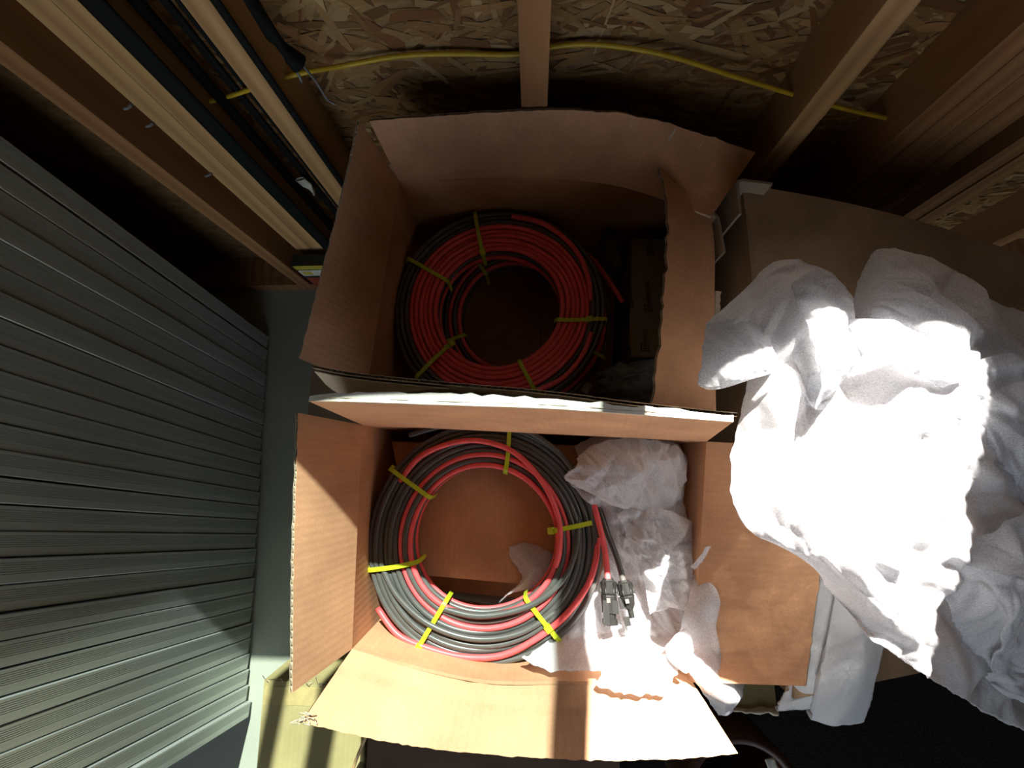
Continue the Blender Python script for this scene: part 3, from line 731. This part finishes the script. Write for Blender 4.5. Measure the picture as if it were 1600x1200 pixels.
# small coloured package against the wall
yF = 0.465
a = Y(455,416,yF); 
t = thing('coloured_package', 'small package with yellow, white and red bands by the rear box', 'package', (a.x+.08, yF+.015, 0.0))
xa, xb = a.x, a.x+.15
h = a.z
m = MB(); m.box((xa, yF+.0006, 0), (xb, yF+.03, h)); m.build('package_body', 'label_dark', t, .002)
for zt, zbm, mt in ((h, h-.020,'label_yellow'),(h-.024,h-.055,'tag_white'),(h-.066,h-.12,'label_red')):
    m = MB(); m.box((xa+.002, yF, zbm), (xb-.002, yF+.001, zt-.001)); m.build('label_band', mt, t)
m = MB(); m.box((xa+.008, yF-.0004, h-.048), (xa+.032, yF+.0006, h-.030)); m.build('label_band', 'label_yellow', t)

# ------------------------------------------------------------------ big carton at the right
ZG = 0.575
q0, q1, q2, q3 = Z(1160,288,ZG), Z(1640,412,ZG), Z(1640,1010,ZG), Z(1240,1092,ZG)
big = thing('large_carton', 'large brown carton at the right under the white foam sheets', 'box', ((q0.x+q2.x)/2, 0.05, 0))
def toppt(u, v):
    back = q0.lerp(q1, u); frontp = q3.lerp(q2, u)
    back.y += .016*math.sin(math.pi*u)
    p = back.lerp(frontp, v); p.z -= .006*math.sin(math.pi*u)*math.sin(math.pi*v); return p
m = MB(); N = 20
ring = [toppt(i/N,0) for i in range(N)]+[toppt(1,i/N) for i in range(N)]+[toppt(1-i/N,1) for i in range(N)]+[toppt(0,1-i/N) for i in range(N)]
vs = [toppt(i/N,j/N) for j in range(N+1) for i in range(N+1)]
m.add(vs, [(j*(N+1)+i+1, j*(N+1)+i, (j+1)*(N+1)+i, (j+1)*(N+1)+i+1) for j in range(N) for i in range(N)], 0, [(p.x,p.y) for p in vs], True)
L = len(ring); vs = ring+[Vector((p.x,p.y,.009)) for p in ring]
m.add(vs, [(i, i+L, (i+1)%L+L, (i+1)%L) for i in range(L)]+[tuple(range(L,2*L))], 0, [(p.x+p.y,p.z) for p in vs])
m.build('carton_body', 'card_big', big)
tp = [(toppt(.045,v/12)+Vector((0,0,.0006))) for v in range(13)]+[]
m = MB(); vs = []
for v in range(13): vs += [toppt(.0,v/12)+Vector((0,0,.0008)), toppt(.10,v/12)+Vector((0,0,.0008))]
m.add(vs, [(2*i+1,2*i,2*i+2,2*i+3) for i in range(12)], 0, [(p.x,p.y) for p in vs], True)
m.build('tape', 'card_big', big)
def corner_post(label, pts, z0, z1):
    P = [Z(px, py, z1) for px, py in pts]; m = MB(); t = .004
    c = P[0]; th = thing('corner_protector', label, 'corner protector', (c.x, c.y, z0))
    for a, b in zip(P, P[1:]):
        d = (b-a); d.z = 0; d.normalize(); n = Vector((-d.y, d.x, 0))*t/2
        m.prism([((a-n).x,(a-n).y),((b-n).x,(b-n).y),((b+n).x,(b+n).y),((a+n).x,(a+n).y)], z0, z1)
    m.build('angle', 'grey_board', th); return th
corner_post('grey angled corner protector standing at the far corner of the large carton', [(1207,287),(1160,281),(1152,284),(1157,334)], .44, .60)
corner_post('shorter grey corner protector between rear box and large carton', [(1112,331),(1122,339),(1132,394)], .40, .565)
# small taped carton below the right flap
ZK = .42
k = [Z(1143,1108,ZK), Z(1150,1045,ZK), Z(1225,1040,ZK), Z(1214,1112,ZK)]
t = thing('taped_carton', 'brown taped carton corner with torn white edges below the right flap', 'box', (k[0].x+.05, k[0].y+.1, 0))
m = MB(); poly = [(k[0].x,k[0].y),(k[3].x,k[3].y),(k[3].x,k[3].y+.09),(k[0].x,k[0].y+.09)]; m.prism(poly, .008, ZK); m.build('carton_body', 'card_olive', t, .002)
m = MB(); rr = random.Random(2); e0, e1, e2 = Vector((k[0].x,k[0].y+.08,ZK)), Vector((k[0].x,k[0].y,ZK)), Vector((k[3].x,k[3].y,ZK))
path = [e0.lerp(e1,i/8)+Vector((rr.uniform(-.002,.002),0,.001)) for i in range(8)]+[e1.lerp(e2,i/10)+Vector((0,rr.uniform(-.002,.002),.001)) for i in range(11)]
m.tube(path, [.004+rr.uniform(-.0015,.0015) for _ in path], 7); m.build('torn_edge', 'torn_paper', t)

# round tub at the very bottom
c = Z(1165,1255,.25); t = thing('round_tub', 'round reddish brown tub half out of view below the near flap', 'tub', (c.x, c.y, 0.008))
m = MB(); Rr = (Z(1262,1255,.25)-c).length; n = 48
prof = [(Rr*.93,.008),(Rr*1.0,.24),(Rr*1.0,.25),(Rr*.86,.25),(Rr*.85,.24),(Rr*.80,.03)]
vs = [(c.x+r*math.cos(2*math.pi*i/n), c.y+r*math.sin(2*math.pi*i/n), z) for r, z in prof for i in range(n)]
m.add(vs, [(j*n+i, j*n+(i+1)%n, (j+1)*n+(i+1)%n, (j+1)*n+i) for j in range(len(prof)-1) for i in range(n)]+[tuple(range(n))[::-1]], 0, None, True); m.build('tub_wall', 'tub_brown', t)
m = MB(); m.prism([(c.x+Rr*.79*math.cos(2*math.pi*i/n), c.y+Rr*.79*math.sin(2*math.pi*i/n)) for i in range(n)], .028, .034); m.build('tub_bottom', 'tub_dark', t)
sheet('paper_scrap', zrows([[(1195,1186,.26),(1210,1184,.262)],[(1200,1205,.258),(1216,1200,.262)]]), 'tag_white', nu=8, nv=8, amp=.003, seed=3, label='small pale scrap on the rim of the round tub', cat='scrap')

# ------------------------------------------------------------------ white foam sheets
sheet('foam_sheet', zrows([
 [(1168,520,0.710),(1260,500,0.745),(1340,500,0.755),(1430,500,0.745),(1530,520,0.725),(1690,540,0.620)],
 [(1166,600,0.710),(1240,590,0.760),(1330,600,0.750),(1420,600,0.785),(1520,620,0.755),(1700,640,0.650)],
 [(1147,700,0.705),(1230,700,0.755),(1330,700,0.775),(1430,710,0.765),(1530,720,0.745),(1710,740,0.650)],
 [(1144,780,0.725),(1230,800,0.755),(1330,800,0.765),(1430,810,0.760),(1540,820,0.720),(1710,840,0.600)],
 [(1180,835,0.735),(1262,862,0.755),(1350,880,0.775),(1450,890,0.755),(1550,900,0.670),(1710,920,0.560)],
 [(1274,866,0.735),(1300,920,0.735),(1390,950,0.755),(1480,960,0.690),(1580,980,0.600),(1720,1000,0.540)],
 [(1283,892,0.720),(1350,982,0.735),(1430,1045,0.700),(1520,1100,0.605),(1600,1142,0.560),(1720,1185,0.520)]]),
 'foam_sheet', nu=130, nv=130, amp=.0105, freq=13, seed=12, label='largest crumpled white foam sheet, sunlit, spread over the large carton', cat='foam sheet')
sheet('foam_sheet', zrows([
 [(1103,508,0.703),(1168,448,0.693),(1216,404,0.693),(1268,414,0.703),(1313,446,0.693),(1336,478,0.683)],
 [(1100,540,0.718),(1165,490,0.733),(1215,450,0.748),(1262,460,0.758),(1300,490,0.753),(1331,505,0.713)],
 [(1096,575,0.723),(1160,545,0.743),(1205,505,0.758),(1245,515,0.768),(1290,545,0.773),(1326,540,0.728)],
 [(1092,598,0.723),(1127,602,0.733),(1196,572,0.748),(1235,555,0.758),(1281,600,0.778),(1318,578,0.748)],
 [(1092,601,0.723),(1129,604,0.731),(1212,577,0.745),(1236,570,0.748),(1275,637,0.773),(1303,612,0.758)]]),
 'foam_sheet', nu=100, nv=100, amp=.0105, freq=13, seed=23, label='white foam sheet at the left of the pile, one corner over the rear box flap', cat='foam sheet')
sheet('foam_sheet', zrows([
 [(1342,440,0.703),(1369,392,0.703),(1430,398,0.703),(1500,428,0.693),(1560,475,0.665),(1700,520,0.610)],
 [(1330,480,0.701),(1375,440,0.731),(1440,440,0.741),(1510,470,0.721),(1570,510,0.691),(1710,560,0.650)],
 [(1324,500,0.716),(1370,480,0.756),(1440,480,0.771),(1510,500,0.756),(1575,540,0.721),(1710,600,0.693)],
 [(1340,512,0.731),(1385,505,0.766),(1450,520,0.781),(1490,530,0.771),(1540,560,0.736),(1700,640,0.703)],
 [(1346,516,0.726),(1400,532,0.751),(1455,562,0.751),(1510,592,0.743),(1545,625,0.721),(1700,700,0.693)]]),
 'foam_sheet', nu=100, nv=100, amp=.0105, freq=13, seed=34, label='domed white foam sheet at the far right of the pile, shaded on its far side', cat='foam sheet')
sheet('foam_sheet', zrows([
 [(1480,860,0.710),(1545,830,0.715),(1610,800,0.710),(1700,790,0.650)],
 [(1470,890,0.715),(1545,905,0.730),(1610,890,0.725),(1710,870,0.660)],
 [(1480,940,0.705),(1550,940,0.715),(1600,960,0.705),(1720,960,0.620)],
 [(1500,1000,0.655),(1555,1010,0.665),(1560,1040,0.650),(1720,1060,0.590)],
 [(1515,1048,0.620),(1540,1055,0.620),(1580,1090,0.610),(1720,1130,0.560)]]),
 'foam_sheet', nu=100, nv=100, amp=.0105, freq=13, seed=45, label='upper white foam layer folded over the near right side of the pile', cat='foam sheet')
sheet('foam_sheet', zrows([
 [(1236,446,0.758),(1275,424,0.762),(1320,452,0.753)],
 [(1258,500,0.784),(1296,505,0.794),(1337,497,0.763)],
 [(1277,560,0.794),(1306,562,0.800),(1341,545,0.776)],
 [(1283,600,0.794),(1303,592,0.800),(1330,572,0.783)],
 [(1274,637,0.790),(1290,620,0.792),(1312,600,0.784)]]),
 'foam_sheet', nu=40, nv=70, amp=.007, freq=14, seed=51, label='pointed white foam tongue folded down in the middle of the pile', cat='foam sheet')
sheet('foam_sheet', zrows([
 [(1322,500,0.773),(1400,508,0.796),(1462,545,0.794),(1514,588,0.784)],
 [(1332,522,0.786),(1398,535,0.804),(1445,572,0.802),(1490,598,0.790)],
 [(1346,552,0.780),(1392,562,0.800),(1430,585,0.800),(1472,606,0.786)]]),
 'foam_sheet', nu=70, nv=40, amp=.007, freq=14, seed=52, label='rolled front lip of foam below the domed sheet', cat='foam sheet')
sheet('foam_sheet', zrows([
 [(1492,590,0.758),(1540,560,0.758),(1590,555,0.748),(1700,560,0.720)],
 [(1515,650,0.753),(1556,630,0.760),(1608,640,0.748),(1720,640,0.720)],
 [(1535,720,0.733),(1570,705,0.743),(1605,720,0.733),(1720,720,0.700)],
 [(1560,790,0.703),(1590,760,0.713),(1610,800,0.703),(1720,800,0.680)]]),
 'foam_sheet', nu=70, nv=70, amp=.011, freq=14, seed=53, label='shaded foam fold at the far right edge of the pile', cat='foam sheet')
sheet('foam_sheet', zrows([
 [(1103,508,0.720),(1150,500,0.742),(1196,512,0.754)],
 [(1099,545,0.727),(1155,540,0.752),(1206,540,0.762)],
 [(1095,575,0.727),(1150,572,0.750),(1214,562,0.766)],
 [(1091,600,0.724),(1128,604,0.734),(1218,580,0.764)]]),
 'foam_sheet', nu=60, nv=50, amp=.004, freq=12, seed=54, label='foam corner flap pointing left over the rear box, a small sunny patch on its tip', cat='foam sheet')
# foam in the near box, under the connectors
sheet('foam_sheet', zrows([
 [(898,697,.435),(950,675,.44),(1010,680,.44),(1060,695,.435)],
 [(903,722,.455),(950,715,.475),(1020,712,.475),(1073,722,.45)],
 [(886,746,.462),(950,770,.475),(1015,775,.475),(1066,768,.45)],
 [(930,800,.445),(970,830,.46),(1030,830,.47),(1080,830,.45)],
 [(946,860,.440),(985,890,.44),(1035,890,.45),(1090,890,.46)],
 [(925,930,.435),(965,950,.438),(1030,950,.455),(1100,938,.48)],
 [(870,990,.45),(940,1000,.465),(1020,1000,.48),(1085,990,.50)],
 [(815,1030,.50),(880,1047,.53),(950,1044,.545),(1055,1020,.545)]]),
 'foam_sheet', nu=100, nv=150, amp=.011, freq=18, seed=56, label='crumpled white foam sheet beside the near coil, under its connectors', cat='foam sheet')
sheet('foam_sheet', zrows([
 [(905,712,.480),(940,690,.490),(1000,684,.492),(1062,700,.480)],
 [(899,730,.496),(950,728,.515),(1010,722,.517),(1073,728,.488)],
 [(884,747,.480),(945,760,.505),(1010,768,.508),(1064,770,.488)],
 [(925,772,.470),(960,790,.485),(1015,800,.490),(1050,792,.478)]]),
 'foam_sheet', nu=90, nv=70, amp=.008, freq=17, seed=58, rag=.005, label='crumpled clump of foam at the far end of the near box', cat='foam sheet')
sheet('foam_sheet', zrows([
 [(962,800,.480),(1010,790,.495),(1050,800,.492),(1080,815,.475)],
 [(985,850,.478),(1025,840,.500),(1060,850,.496),(1086,870,.478)],
 [(1005,905,.475),(1040,895,.500),(1070,905,.502),(1098,915,.490)],
 [(1015,960,.475),(1045,950,.498),(1075,955,.510),(1100,960,.505)]]),
 'foam_sheet', nu=70, nv=90, amp=.009, freq=17, seed=59, rag=.004, label='folded upper foam layer along the right wall of the near box', cat='foam sheet')
sheet('foam_scrap', zrows([[(945,1030,.548),(1000,1025,.552),(1062,1025,.55)],[(940,1052,.55),(995,1055,.554),(1058,1050,.552)],[(930,1068,.548),(985,1083,.552),(1038,1086,.55)]]),
 'foam_sheet', nu=40, nv=24, amp=.003, freq=18, seed=67, rag=.006, label='jagged foam end lying on the near flap in full sun', cat='foam sheet')
sheet('foam_scrap', zrows([[(1085,892,0.500),(1098,888,0.505),(1110,890,0.500)],[(1078,930,0.525),(1112,920,0.552),(1132,935,0.550)],[(1062,990,0.545),(1120,970,0.552),(1158,1000,0.552)],[(1072,1040,0.550),(1125,1040,0.552),(1166,1050,0.552)],[(1098,1080,0.535),(1130,1085,0.552),(1155,1090,0.545)],[(1122,1116,0.500),(1133,1118,0.510),(1142,1114,0.500)]]),
 'foam_sheet', nu=50, nv=60, amp=.005, freq=10, seed=78, label='foam flap curling out over the near right corner of the open box', cat='foam sheet')
sheet('foam_scrap', zrows([[(795,853,.40),(832,850,.402),(868,868,.402)],[(800,875,.402),(835,875,.408),(862,888,.404)],[(815,905,.41),(838,892,.42),(858,900,.41)],[(780,942,.405),(800,925,.42),(850,920,.41)]]),
 'foam_sheet', nu=40, nv=40, amp=.004, freq=16, seed=89, rag=.004, label='small foam piece lying inside the ring of the near coil', cat='foam sheet')
sheet('foam_scrap', zrows([[(1080,885,.52),(1086,890,.52)],[(1094,868,.55),(1100,874,.55)],[(1104,853,.57),(1109,854,.57)]]), 'foam_sheet', nu=8, nv=16, amp=.001, seed=90, label='thin foam strip standing up beside the right wall of the near box', cat='foam sheet')
sheet('foam_scrap', zrows([[(1038,1010,.552),(1066,985,.56),(1082,992,.565)],[(1045,1030,.556),(1066,1015,.575),(1080,1020,.57)],[(1068,1050,.56),(1072,1052,.56),(1076,1050,.56)]]), 'foam_sheet', nu=24, nv=24, amp=.004, seed=91, label='pointed foam flap between connectors and the curling foam corner', cat='foam sheet')
# thick foam strips that hang over the near edge of the large carton
sheet('foam_strip', zrows([[(1308,900,.592),(1350,930,.60),(1395,960,.592)],[(1298,960,.592),(1340,980,.602),(1378,1000,.592)],[(1284,1030,.592),(1325,1040,.600),(1365,1045,.592)],[(1272,1080,.578),(1312,1090,.584),(1355,1090,.576)],[(1263,1118,.555),(1300,1128,.560),(1344,1122,.552)]]),
 'foam_thick', nu=24, nv=40, amp=.0015, freq=6, seed=92, thick=.010, rag=.002, label='wide grey white foam strip hanging over the near edge of the large carton', cat='foam strip')
sheet('foam_strip', zrows([[(1280,900,.588),(1295,900,.588),(1308,905,.588)],[(1268,980,.584),(1282,980,.588),(1298,985,.586)],[(1240,1050,.575),(1262,1050,.58),(1285,1055,.58)],[(1213,1108,.555),(1238,1106,.562),(1262,1104,.562)]]),
 'foam_thick', nu=24, nv=40, amp=.001, freq=6, seed=93, thick=.007, rag=.003, label='narrow foam strip beside the wide one, partly under the right flap', cat='foam strip')
